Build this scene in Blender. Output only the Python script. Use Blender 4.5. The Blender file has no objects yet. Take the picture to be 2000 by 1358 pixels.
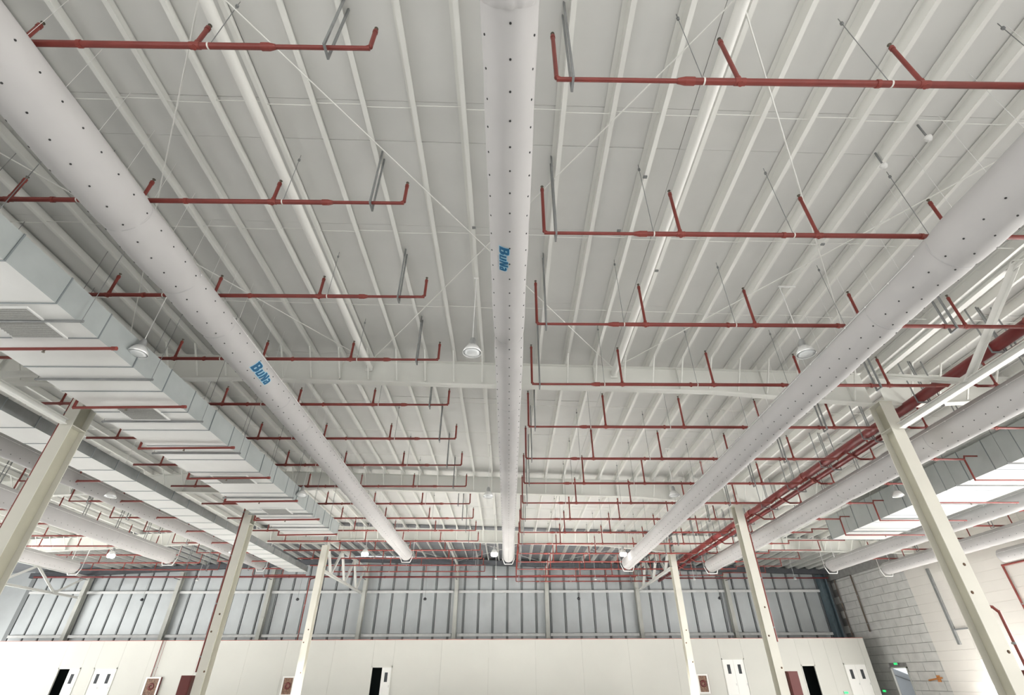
import bpy, bmesh, math, random
from mathutils import Vector, Matrix
random.seed(7)
S = bpy.context.scene
COL = S.collection
EYE = 1.5                       # camera height; all heights below are written relative to the eye and lifted by EYE
FLOOR = -EYE
PI = math.pi
rad = math.radians

# ------------------------------------------------------------------ camera
cam_d = bpy.data.cameras.new('camera'); cam = bpy.data.objects.new('camera', cam_d); COL.objects.link(cam)
F_PX, PITCH, YAW, ROLL = 954.65, rad(33.750), rad(1.1117), rad(-0.3103)
fwd0 = Vector((math.sin(YAW), math.cos(YAW), 0)); right0 = Vector((math.cos(YAW), -math.sin(YAW), 0)); Zv = Vector((0, 0, 1))
fwd = math.cos(PITCH)*fwd0 + math.sin(PITCH)*Zv
up0 = math.cos(PITCH)*Zv - math.sin(PITCH)*fwd0
rv = math.cos(ROLL)*right0 + math.sin(ROLL)*up0
uv = math.cos(ROLL)*up0 - math.sin(ROLL)*right0
m = Matrix(((rv.x, uv.x, -fwd.x, 0), (rv.y, uv.y, -fwd.y, 0), (rv.z, uv.z, -fwd.z, EYE), (0, 0, 0, 1)))
cam.matrix_world = m
cam_d.sensor_fit = 'HORIZONTAL'; cam_d.sensor_width = 36
cam_d.lens = F_PX/2000*36
cam_d.shift_x = -11.4/2000; cam_d.shift_y = 8.7/2000
cam_d.clip_start = 0.05; cam_d.clip_end = 400
S.camera = cam

# ------------------------------------------------------------------ light
S.view_settings.view_transform = 'Standard'; S.view_settings.look = 'None'
S.view_settings.exposure = -0.40; S.view_settings.gamma = 1.0; S.view_settings.use_curve_mapping = False
w = bpy.data.worlds.new('daylight'); S.world = w; w.use_nodes = True
w.node_tree.nodes['Background'].inputs[0].default_value = (0.95, 0.98, 1.0, 1)
w.node_tree.nodes['Background'].inputs[1].default_value = 1.6
def area(name, loc, rot, sx, sy, power, color):
    d = bpy.data.lights.new(name, 'AREA'); d.shape = 'RECTANGLE'; d.size = sx; d.size_y = sy
    d.energy = power; d.color = color
    o = bpy.data.objects.new(name, d); COL.objects.link(o); o.location = (loc[0], loc[1], loc[2]+EYE); o.rotation_euler = rot
    return o
# fill lights in added, unseen front, right and left openings; daylight at the gate
area('fill_front_opening', (-1, -9.7, 1.2), (rad(55), 0, 0), 40, 5.2, 3300, (1.0, 0.99, 0.97))
area('fill_right_opening', (31.0, 12, 0.6), (rad(72), 0, rad(90)), 24, 4.0, 9800, (1.0, 0.98, 0.95))
area('daylight_right_gate', (31.15, 33.8, -0.2), (rad(48), 0, rad(90)), 7.2, 2.5, 3800, (1.0, 0.97, 0.92))
area('fill_left_opening', (-51.6, 22, 0.6), (rad(74), 0, rad(-90)), 40, 4.0, 16500, (1.0, 0.99, 0.97))

# ------------------------------------------------------------------ materials
MATS = {}
def mat(name, rgb, rough=0.6, metal=0.0, noise=0.0, nscale=3.0, bump=0.0, bscale=20.0, spec=0.4, emit=None, estr=0, rgb2=None):
    M = bpy.data.materials.new(name); M.use_nodes = True; nt = M.node_tree; b = nt.nodes['Principled BSDF']
    b.inputs['Base Color'].default_value = (*rgb, 1); b.inputs['Roughness'].default_value = rough
    b.inputs['Metallic'].default_value = metal; b.inputs['Specular IOR Level'].default_value = spec
    tc = nt.nodes.new('ShaderNodeTexCoord')
    if noise or rgb2:
        n = nt.nodes.new('ShaderNodeTexNoise'); n.inputs['Scale'].default_value = nscale; n.inputs['Detail'].default_value = 4
        nt.links.new(tc.outputs['Object'], n.inputs['Vector'])
        r = nt.nodes.new('ShaderNodeValToRGB')
        a = rgb2 if rgb2 else tuple(c*(1-noise) for c in rgb)
        r.color_ramp.elements[0].position = 0.35; r.color_ramp.elements[0].color = (*a, 1)
        r.color_ramp.elements[1].position = 0.65; r.color_ramp.elements[1].color = (*rgb, 1)
        nt.links.new(n.outputs['Fac'], r.inputs['Fac']); nt.links.new(r.outputs['Color'], b.inputs['Base Color'])
    if bump:
        n2 = nt.nodes.new('ShaderNodeTexNoise'); n2.inputs['Scale'].default_value = bscale; n2.inputs['Detail'].default_value = 5
        nt.links.new(tc.outputs['Object'], n2.inputs['Vector'])
        bp = nt.nodes.new('ShaderNodeBump'); bp.inputs['Strength'].default_value = bump; bp.inputs['Distance'].default_value = 0.02
        nt.links.new(n2.outputs['Fac'], bp.inputs['Height']); nt.links.new(bp.outputs['Normal'], b.inputs['Normal'])
    if emit:
        b.inputs['Emission Color'].default_value = (*emit, 1); b.inputs['Emission Strength'].default_value = estr
    MATS[name] = M
    return M
mat('roof_liner', (0.765, 0.765, 0.74), 0.5, noise=0.05, nscale=0.8, bump=0.12, bscale=2.5)
mat('dark_roof', (0.27, 0.28, 0.30), 0.5, noise=0.12, nscale=1.5, bump=0.1, bscale=3)  # darker grey for the roof panels of the last bay
mat('white_steel', (0.83, 0.83, 0.79), 0.45, noise=0.04, nscale=1.2)
mat('rafter_white', (0.78, 0.785, 0.74), 0.45, noise=0.04, nscale=1.0)
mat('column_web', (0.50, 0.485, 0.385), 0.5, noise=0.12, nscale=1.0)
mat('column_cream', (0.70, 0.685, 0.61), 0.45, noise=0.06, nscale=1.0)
mat('column_rust', (0.16, 0.10, 0.06), 0.8, noise=0.4, nscale=8)
mat('red_pipe', (0.215, 0.042, 0.034), 0.4, noise=0.15, nscale=3)
mat('red_coupling', (0.235, 0.046, 0.036), 0.45, noise=0.1)
mat('main_red', (0.17, 0.020, 0.020), 0.4, noise=0.2, nscale=2)
mat('brass', (0.16, 0.14, 0.11), 0.5, metal=0.5)
mat('hanger_grey', (0.27, 0.28, 0.28), 0.5, metal=0.2, noise=0.2)
mat('clamp_white', (0.75, 0.74, 0.70), 0.4)
mat('duct_fabric', (0.47, 0.46, 0.455), 0.8, noise=0.06, nscale=0.7, bump=0.5, bscale=1.8, spec=0.12)
mat('fabric_seam', (0.44, 0.43, 0.43), 0.8, noise=0.1)
mat('nozzle_dark', (0.03, 0.03, 0.03), 0.6)
mat('hook_white', (0.82, 0.82, 0.80), 0.4)
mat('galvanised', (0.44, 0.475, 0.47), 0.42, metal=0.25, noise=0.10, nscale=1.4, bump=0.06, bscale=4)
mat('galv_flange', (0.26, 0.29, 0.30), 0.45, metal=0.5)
mat('galv_bottom_lit', (0.76, 0.765, 0.745), 0.32, noise=0.05, nscale=1.0, spec=0.7)  # underside colour lightened to carry the bright floor it reflects
mat('grille_grey', (0.38, 0.38, 0.36), 0.6, noise=0.15, nscale=30)
mat('cable_tray', (0.24, 0.25, 0.25), 0.5, metal=0.4, noise=0.2, nscale=2)
mat('wall_metal', (0.50, 0.53, 0.54), 0.45, metal=0.25, noise=0.10, nscale=0.6, bump=0.05, bscale=3)
mat('wall_rib', (0.24, 0.255, 0.26), 0.5, metal=0.2)
mat('wall_post', (0.52, 0.53, 0.49), 0.5, noise=0.15, nscale=1)
mat('girt', (0.70, 0.71, 0.70), 0.5, noise=0.1)
mat('dark_beam', (0.075, 0.08, 0.09), 0.6, noise=0.2)
mat('teal_column', (0.09, 0.13, 0.15), 0.5, noise=0.2)
mat('partition', (0.60, 0.60, 0.555), 0.5, noise=0.03, nscale=0.5)
mat('partition_cap', (0.45, 0.16, 0.13), 0.6)
mat('door_white', (0.82, 0.82, 0.79), 0.4)
mat('door_frame', (0.62, 0.62, 0.57), 0.45)
mat('dark_glass', (0.05, 0.055, 0.06), 0.6, spec=0.2)
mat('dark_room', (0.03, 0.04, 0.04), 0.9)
mat('block', (0.70, 0.695, 0.665), 0.85, noise=0.14, nscale=1.5, bump=0.3, bscale=8)
mat('mortar', (0.33, 0.325, 0.31), 0.9, noise=0.2)
mat('white_panel', (0.80, 0.77, 0.72), 0.6, noise=0.03, nscale=0.5)
mat('panel_joint', (0.62, 0.60, 0.56), 0.7)
mat('brown_pipe', (0.10, 0.075, 0.055), 0.6)
mat('red_cabinet', (0.13, 0.03, 0.027), 0.45)
mat('hose_inside', (0.26, 0.15, 0.10), 0.6, noise=0.6, nscale=9)
mat('floor_concrete', (0.69, 0.69, 0.685), 0.4, noise=0.12, nscale=0.4)
mat('lamp_shade', (0.80, 0.81, 0.80), 0.25, metal=0.3)
mat('lamp_grey', (0.45, 0.46, 0.46), 0.4, metal=0.5)
mat('lamp_lens', (0.72, 0.74, 0.74), 0.2)
mat('lamp_lit', (1, 1, 1), 0.3, emit=(1.0, 0.97, 0.95), estr=16)
mat('exit_green', (0.02, 0.5, 0.12), 0.5, emit=(0.05, 1.0, 0.25), estr=1.3)
mat('outside_day', (0.72, 0.76, 0.80), 0.9)
mat('logo_blue', (0.0, 0.085, 0.19), 0.6)
mat('logo_pale', (0.30, 0.55, 0.68), 0.6)
mat('print_grey', (0.16, 0.17, 0.19), 0.6)
mat('dark_device', (0.03, 0.03, 0.035), 0.5)
mat('orange', (0.55, 0.22, 0.06), 0.5)

# ------------------------------------------------------------------ mesh builder
class MB:
    def __init__(s): s.v = []; s.f = []; s.sm = []
    def add(s, vs, fs, smooth=False):
        b = len(s.v); s.v += [tuple(p) for p in vs]
        for f in fs: s.f.append(tuple(i+b for i in f)); s.sm.append(smooth)
        return s
    def box(s, x0, x1, y0, y1, z0, z1):
        vs = [(x0,y0,z0),(x1,y0,z0),(x1,y1,z0),(x0,y1,z0),(x0,y0,z1),(x1,y0,z1),(x1,y1,z1),(x0,y1,z1)]
        return s.add(vs, [(0,3,2,1),(4,5,6,7),(0,1,5,4),(1,2,6,5),(2,3,7,6),(3,0,4,7)])
    def bar(s, a, b, wd, h, upv=(0,0,1)):
        a = Vector(a); b = Vector(b); d = (b-a).normalized(); u = Vector(upv)
        if abs(d.dot(u)) > 0.98: u = Vector((0,1,0))
        r = d.cross(u).normalized()*wd/2; u = r.cross(d).normalized()*h/2
        vs = [p+i*r+j*u for p in (a, b) for i, j in ((-1,-1),(1,-1),(1,1),(-1,1))]
        return s.add(vs, [(0,3,2,1),(4,5,6,7),(0,1,5,4),(1,2,6,5),(2,3,7,6),(3,0,4,7)])
    def tube(s, a, b, r, n=10, r2=None, cap=True):
        a = Vector(a); b = Vector(b); d = (b-a).normalized(); u = Vector((0,0,1)) if abs(d.z) < 0.9 else Vector((0,1,0))
        p = d.cross(u).normalized(); q = p.cross(d); r2 = r if r2 is None else r2
        vs = [a+(p*math.cos(t)+q*math.sin(t))*r for t in (2*PI*i/n for i in range(n))]
        vs += [b+(p*math.cos(t)+q*math.sin(t))*r2 for t in (2*PI*i/n for i in range(n))]
        s.add(vs, [(i, i+n, (i+1)%n+n, (i+1)%n) for i in range(n)], True)
        if cap: s.add(vs, [tuple(range(n)), tuple(reversed(range(n, 2*n)))])
        return s
    def lathe(s, pts, n, c, axis='z'):
        # pts: (radius, height) list turned about an axis through c
        vs = []
        for r, h in pts:
            for i in range(n):
                t = 2*PI*i/n
                if axis == 'z': vs.append((c[0]+r*math.cos(t), c[1]+r*math.sin(t), c[2]+h))
                else: vs.append((c[0]+r*math.cos(t), c[1]+h, c[2]+r*math.sin(t)))
        k = len(pts)
        fs = [(j*n+i, j*n+(i+1)%n, (j+1)*n+(i+1)%n, (j+1)*n+i) for j in range(k-1) for i in range(n)]
        return s.add(vs, fs, True)
    def poly_y(s, pts, y0, y1):
        # polygon in the XZ plane, extruded along Y
        n = len(pts); vs = [(x, y0, z) for x, z in pts]+[(x, y1, z) for x, z in pts]
        return s.add(vs, [tuple(range(n)), tuple(reversed(range(n, 2*n)))]+[(i, i+n, (i+1)%n+n, (i+1)%n) for i in range(n)])
    def path(s, pts, r, n=10):
        for a, b in zip(pts, pts[1:]): s.tube(a, b, r, n)
        for p in pts[1:-1]:
            s.ball(p, r*1.12, n)
        return s
    def ball(s, c, r, n=8):
        return s.lathe([(r*math.sin(t)+1e-4, -r*math.cos(t)) for t in (PI*k/5 for k in range(6))], n, c)

def mesh(name, b, mats, org=(0,0,0), midx=None):
    me = bpy.data.meshes.new(name)
    me.from_pydata([(x-org[0], y-org[1], z-org[2]) for x, y, z in b.v], [], b.f)
    me.polygons.foreach_set('use_smooth', b.sm)
    for mm in (mats if isinstance(mats, (list, tuple)) else [mats]): me.materials.append(MATS[mm])
    if midx: me.polygons.foreach_set('material_index', midx)
    bm = bmesh.new(); bm.from_mesh(me); bmesh.ops.recalc_face_normals(bm, faces=bm.faces); bm.to_mesh(me); bm.free()
    me.update()
    return me
ORG = {}
TOPS = []
def thing(name, label, cat, org, group=None):
    o = bpy.data.objects.new(name, None); COL.objects.link(o); o.empty_display_size = 0.1
    o.location = (org[0], org[1], org[2]+EYE); o['label'] = label; o['category'] = cat
    if group: o['group'] = group
    ORG[o] = tuple(org); TOPS.append(o)
    return o
def part(name, b, mt, parent, label=None, stuff=False):
    org = ORG[parent]
    o = bpy.data.objects.new(name, mesh(name, b, mt, org)); COL.objects.link(o); o.parent = parent
    ORG[o] = org
    if label: o['label'] = label
    if stuff: o['kind'] = 'stuff'
    return o
def part_shared(name, me, parent, off):
    o = bpy.data.objects.new(name, me); COL.objects.link(o); o.parent = parent
    p = ORG[parent]; o.location = (off[0]-p[0], off[1]-p[1], off[2]-p[2]); ORG[o] = p
    return o
def struct(name, b, mt, org=(0,0,0)):
    o = bpy.data.objects.new(name, mesh(name, b, mt, org)); COL.objects.link(o); o.location = (org[0], org[1], org[2]+EYE)
    o['kind'] = 'structure'; ORG[o] = tuple(org)
    return o
def single(name, b, mt, label, cat, org, group=None):
    o = bpy.data.objects.new(name, mesh(name, b, mt, org)); COL.objects.link(o); o.location = (org[0], org[1], org[2]+EYE)
    o['label'] = label; o['category'] = cat
    if group: o['group'] = group
    ORG[o] = tuple(org); TOPS.append(o)
    return o
def copy_tree(root, loc_off, label, group=None):
    r = root.copy(); COL.objects.link(r)
    r.location = (root.location.x+loc_off[0], root.location.y+loc_off[1], root.location.z+loc_off[2])
    r['label'] = label
    if group: r['group'] = group
    ORG[r] = tuple(ORG[root][i]+loc_off[i] for i in range(3))
    for ch in list(root.children):
        c = ch.copy(); COL.objects.link(c); c.parent = r; ORG[c] = ORG[r]
        for g in list(ch.children):
            d = g.copy(); COL.objects.link(d); d.parent = c; ORG[d] = ORG[r]
    return r
ORD = ['first', 'second', 'third', 'fourth', 'fifth', 'sixth', 'seventh', 'eighth', 'ninth', 'tenth', 'eleventh', 'twelfth',
       'thirteenth', 'fourteenth', 'fifteenth', 'sixteenth', 'seventeenth', 'eighteenth']

ZT0 = 2.64                       # partition roof
# ------------------------------------------------------------------ the building's grid
FR = [3.0, 15.0, 27.0, 39.0, 51.0]              # frames along the hall
RIDGE = -13.9
def zp(x):                                       # underside of the purlins
    return 9.46-0.027*x if x > RIDGE else 9.46-0.027*RIDGE-0.045*(RIDGE-x)
PH = 0.28                                        # purlin height
XL, XR, YB, YF = -52.0, 31.2, 51.6, -10.0
COLX = {1: (-14.36, 12.915), 2: (-13.92, 12.54), 3: (-13.79, 12.29)}

# floor
struct('floor', MB().box(XL-1, XR+9, YF-8, YB+1, FLOOR-0.2, FLOOR), 'floor_concrete')

# ceiling: the roof sheet above, insulation facing below it in wide strips, purlins and sag rods as its parts
b = MB()
for x0, x1 in ((XL, RIDGE), (RIDGE, XR+0.3)):
    z0, z1 = zp(x0)+PH+0.06, zp(x1)+PH+0.06
    b.poly_y([(x0, z0), (x1, z1), (x1, z1+0.12), (x0, z0+0.12)], YF, YB+0.4)
ceil = struct('ceiling', b, 'roof_liner')
EDGE = [-10.0, -6.5, -3.2, 0.4, 3.0, 5.5, 6.4, 8.8, 11.8, 15.0, 18.2, 20.9, 24.2, 27.0, 30.1, 33.2, 36.2, 39.0, 42.2, 45.2, 48.3, 51.5]
XS = [XL, -44, -36.5, -29, -21.5, RIDGE, -5.0, 3.7, 12.6, 21.5, XR]
for j, (y0, y1) in enumerate(zip(EDGE, EDGE[1:])):
    for i, (x0, x1) in enumerate(zip(XS, XS[1:])):
        dz = 0.012*((i*3+j*5) % 4)/3
        a, c = zp(x0+1e-3)+PH+0.018+dz, zp(x1-1e-3)+PH+0.018+dz
        if x0 == RIDGE: a = zp(RIDGE+1e-3)+PH+0.018+dz
        bb = MB().poly_y([(x0+0.006, a), (x1-0.006, c), (x1-0.006, c+0.03), (x0+0.006, a+0.03)], y0+0.004, y1-0.004)
        part('roof_panel', bb, 'dark_roof' if y0 > 38.5 else 'roof_liner', ceil)
def purlin_mesh(y0, y1):
    # Z section: bottom flange with a lip to +X, top flange to -X
    b = MB(); t = 0.006; fl = 0.095
    pts = [(0,0),(fl,0),(fl,0.022),(fl-t,0.022),(fl-t,t),(t,t),(t,PH),(-fl,PH),(-fl,PH-t),(0,PH-t)]
    b.poly_y(pts, y0, y1); return b
PM = {}
for bi, (y0, y1) in enumerate([(YF+0.2, 3.0), (3.0, 15.0), (15.0, 27.0), (27.0, 39.0), (39.0, 51.0)]):
    PM[bi] = mesh('purlin', purlin_mesh(y0+0.004, y1-0.004), 'white_steel')
for x in range(-38, 31):
    for bi in (range(1, 5) if x > -24 else range(2, 5)):
        part_shared('purlin', PM[bi], ceil, (x, 0, zp(x)))
for fi, ys in ((1, (5.45, 8.8, 11.8)), (2, (18.2, 21.1, 24.1)), (3, (30.1, 33.1, 36.1))):
    for y in ys:
        b = MB()
        for x in range(-24, 30):
            b.tube((x, y+0.05*(x % 2), zp(x)+0.07), (x+1, y+0.05*(x % 2), zp(x+1)+0.07), 0.010, 5, cap=False)
        part('sag_rod', b, 'white_steel', ceil)

# ------------------------------------------------------------------ rafters
def rafter(f, x0, x1, kink, label):
    """welded I rafter; kink = list of (x, bottom z) along the underside"""
    y = FR[f]; t = thing('roof_rafter', label, 'beam', ((x0+x1)/2, y, zp((x0+x1)/2)-0.9))
    top = [(x0, zp(x0)-0.012), (x1, zp(x1)-0.012)]
    part('web', MB().poly_y([kink[0]]+kink[1:]+[top[1], top[0]], y-0.008, y+0.008), 'rafter_white', t)
    b = MB()
    for (xa, za), (xb, zb) in zip(kink, kink[1:]): b.poly_y([(xa, za), (xb, zb), (xb, zb+0.02), (xa, za+0.02)], y-0.14, y+0.14)
    part('bottom_flange', b, 'rafter_white', t)
    part('top_flange', MB().poly_y([top[0], top[1], (x1, top[1][1]-0.016), (x0, top[0][1]-0.016)], y-0.14, y+0.14), 'rafter_white', t)
    def zb(x):
        for (xa, za), (xb, zb_) in zip(kink, kink[1:]):
            if xa <= x <= xb: return za+(zb_-za)*(x-xa)/(xb-xa)
        return kink[-1][1]
    x = math.ceil(x0)
    while x < x1:
        part('fly_brace', MB().bar((x+0.03, y-0.85, zp(x)+0.03), (x+0.03, y-0.10, zb(x)+0.10), 0.045, 0.045), 'rafter_white', t)
        if x % 3 == 0:
            part('stiffener', MB().box(x-0.005, x+0.005, y-0.12, y+0.12, zb(x)+0.02, zp(x)-0.03), 'rafter_white', t)
        x += 1
    return t
NF = {0: 'overhead just behind the view', 1: 'nearest the camera', 2: 'second from the camera', 3: 'third from the camera'}
for f in (1, 2, 3):
    xl, xr = COLX[f]
    k = [(xl+0.3, zp(xl)-1.28), (xl+1.2, zp(xl)-1.05), (-9.5, 8.80), (7.2, 8.34), (xr-0.25, 7.86)]
    rafter(f, xl+0.3, xr-0.25, k, 'white tapered steel rafter over the central hall, '+NF[f])
    k = [(xr+0.25, 7.80), (xr+4.5, zp(xr+4.5)-0.95), (30.6, zp(30.6)-0.85)]
    rafter(f, xr+0.25, 30.9, k+[(30.9, zp(30.9)-0.85)], 'white steel rafter of the right-hand bay, '+NF[f])
    k = [(-39.6, zp(-39.6)-0.95), (-20.0, zp(-20)-0.92), (xl-0.28, zp(xl)-1.3)]
    rafter(f, -39.6, xl-0.28, k, 'white steel rafter of the left-hand bay, '+NF[f])
# dark eave beam over the end wall
b = MB()
for x0, x1 in ((-45, RIDGE), (RIDGE, 31)):
    b.poly_y([(x0, zp(x0)-0.42), (x1, zp(x1)-0.42), (x1, zp(x1)+0.02), (x0, zp(x0)+0.02)], 50.6, 50.95)
struct('trim_1', b, 'dark_beam')

# ------------------------------------------------------------------ columns
def hcol(name, xc, yc, dep, wid, ztop, mt, label, splice=None):
    """H column: flanges face along the hall (-Y and +Y), the web stands between them"""
    t = thing(name, label, 'column', (xc, yc, FLOOR)); h = dep/2
    part('flange', MB().box(xc-wid/2, xc+wid/2, yc-h-0.011, yc-h+0.011, FLOOR, ztop), mt, t)
    part('flange', MB().box(xc-wid/2, xc+wid/2, yc+h-0.011, yc+h+0.011, FLOOR, ztop), mt, t)
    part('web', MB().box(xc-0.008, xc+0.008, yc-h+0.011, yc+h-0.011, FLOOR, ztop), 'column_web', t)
    part('base_plate', MB().box(xc-wid/2-0.05, xc+wid/2+0.05, yc-h-0.05, yc+h+0.05, FLOOR, FLOOR+0.035), mt, t)
    if splice:
        part('stiffener', MB().box(xc-wid/2+0.005, xc+wid/2-0.005, yc-h+0.011, yc+h-0.011, splice-0.012, splice+0.012), mt, t)
        part('cap_plate', MB().box(xc-wid/2-0.02, xc+wid/2+0.02, yc-h-0.03, yc+h+0.03, ztop, ztop+0.025), mt, t)
    for z, dx in ((2.9, 0.05), (1.9, -0.1), (0.6, 0.12)):
        part('rust_patch', MB().lathe([(0.001, -0.012), (0.03, -0.01), (0.045, 0), (0.001, 0.012)], 9, (xc+dx, yc-h-0.011, z+random.uniform(-.3, .3)), 'y'), 'column_rust', t)
    return t
for f, wd, dl, dr in ((1, 0.42, 0.60, 0.54), (2, 0.42, 0.50, 0.50), (3, 0.42, 0.50, 0.50)):
    xl, xr = COLX[f]; y = FR[f]
    hcol('steel_column', xl, y, dl, wd, 8.35, 'column_cream', 'cream steel H column, left row, '+NF[f], 6.9)
    hcol('steel_column', xr, y, dr, wd, 7.86, 'column_cream', 'cream steel H column, right row, '+NF[f], 6.9)
hcol('steel_column', -39.75, 39.0, 0.5, 0.45, 7.6, 'column_cream', 'cream steel H column far left, below the third rafter')

# ------------------------------------------------------------------ longitudinal trusses
def truss(x, y0, y1, zb, zt, nod, label):
    t = thing('lattice_truss', label, 'truss', (x, (y0+y1)/2, zb))
    part('bottom_chord', MB().box(x-0.10, x+0.10, y0, y1, zb-0.012, zb+0.012).box(x-0.012, x+0.012, y0, y1, zb, zb+0.14).box(x-0.1, x+0.1, y0, y1, zb+0.14, zb+0.164), 'white_steel', t)
    part('top_chord', MB().box(x-0.10, x+0.10, y0, y1, zt-0.012, zt+0.012).box(x-0.012, x+0.012, y0, y1, zt-0.14, zt).box(x-0.1, x+0.1, y0, y1, zt-0.164, zt-0.14), 'white_steel', t)
    ys = [y0+(y1-y0)*i/nod for i in range(nod+1)]
    for i in range(nod):
        za, zc = (zt-0.1, zb+0.1) if i % 2 == 0 else (zb+0.1, zt-0.1)
        part('diagonal', MB().bar((x-0.04, ys[i], za), (x-0.04, ys[i+1], zc), 0.014, 0.20, (1,0,0)).bar((x+0.04, ys[i], za), (x+0.04, ys[i+1], zc), 0.20, 0.014, (1,0,0)), 'white_steel', t)
    for i in range(1, nod):
        z = zb+0.16 if i % 2 else zt-0.2
        part('gusset', MB().box(x-0.008, x+0.008, ys[i]-0.22, ys[i]+0.22, z-0.05, z+0.16), 'white_steel', t)
    return t
truss(12.95, 3.2, 14.60, 6.82, 8.93, 4, 'white lattice truss meeting the nearest right column at upper right')
truss(-14.3, 3.2, 14.56, 6.86, 8.98, 4, 'white lattice truss meeting the nearest left column at far left')
truss(12.33, 39.32, 50.7, 6.85, 8.75, 6, 'white lattice truss between the third right column and the end wall')
truss(-13.75, 39.32, 50.7, 6.62, 8.95, 6, 'white lattice truss between the third left column and the end wall')
truss(-39.75, 39.34, 50.7, 6.3, 8.2, 4, 'white lattice truss far left against the end wall')

# strut tubes and roof bracing rods in the two braced bays
for x, nm in ((-5.0, 'left'), (3.7, 'right')):
    for y0, y1, wh in ((3.2, 14.85, 'first'), (39.15, 50.6, 'dark last')):
        t = thing('strut_tube', 'round white strut tube under the %s roof bay, %s of the central duct' % (wh, nm), 'strut', (x, (y0+y1)/2, 9.1))
        z = zp(x)-0.36
        part('tube', MB().tube((x, y0, z), (x, y1, z), 0.105, 16), 'white_steel', t)
        part('end_plate', MB().box(x-0.12, x+0.12, y0-0.02, y0, z-0.14, z+0.14), 'white_steel', t)
        part('end_plate', MB().box(x-0.12, x+0.12, y1, y1+0.02, z-0.14, z+0.14), 'white_steel', t)
BAYX = [(-13.7, -5.0, 'left of the left strut tube'), (-5.0, 3.7, 'across the central duct'), (3.7, 12.4, 'right of the right strut tube')]
for y0, y1, wh in ((3.3, 14.8, 'first roof bay'), (39.3, 50.5, 'dark last roof bay')):
    for xa, xb, nm in BAYX:
        for p, q, way in (((xa, y0), (xb, y1), 'slanting right,'), ((xb, y0), (xa, y1), 'slanting left,')):
            a = (p[0], p[1], zp(p[0])-0.16); c = (q[0], q[1], zp(q[0])-0.16)
            t = thing('brace_rod', 'thin white brace rod %s %s, %s' % (way, nm, wh), 'brace', a)
            part('rod', MB().tube(a, c, 0.014, 6), 'white_steel', t)
            v = (Vector(c)-Vector(a)).normalized()
            part('turnbuckle', MB().tube(Vector(a)+v*5.6, Vector(a)+v*5.85, 0.026, 8), 'white_steel', t)

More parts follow.
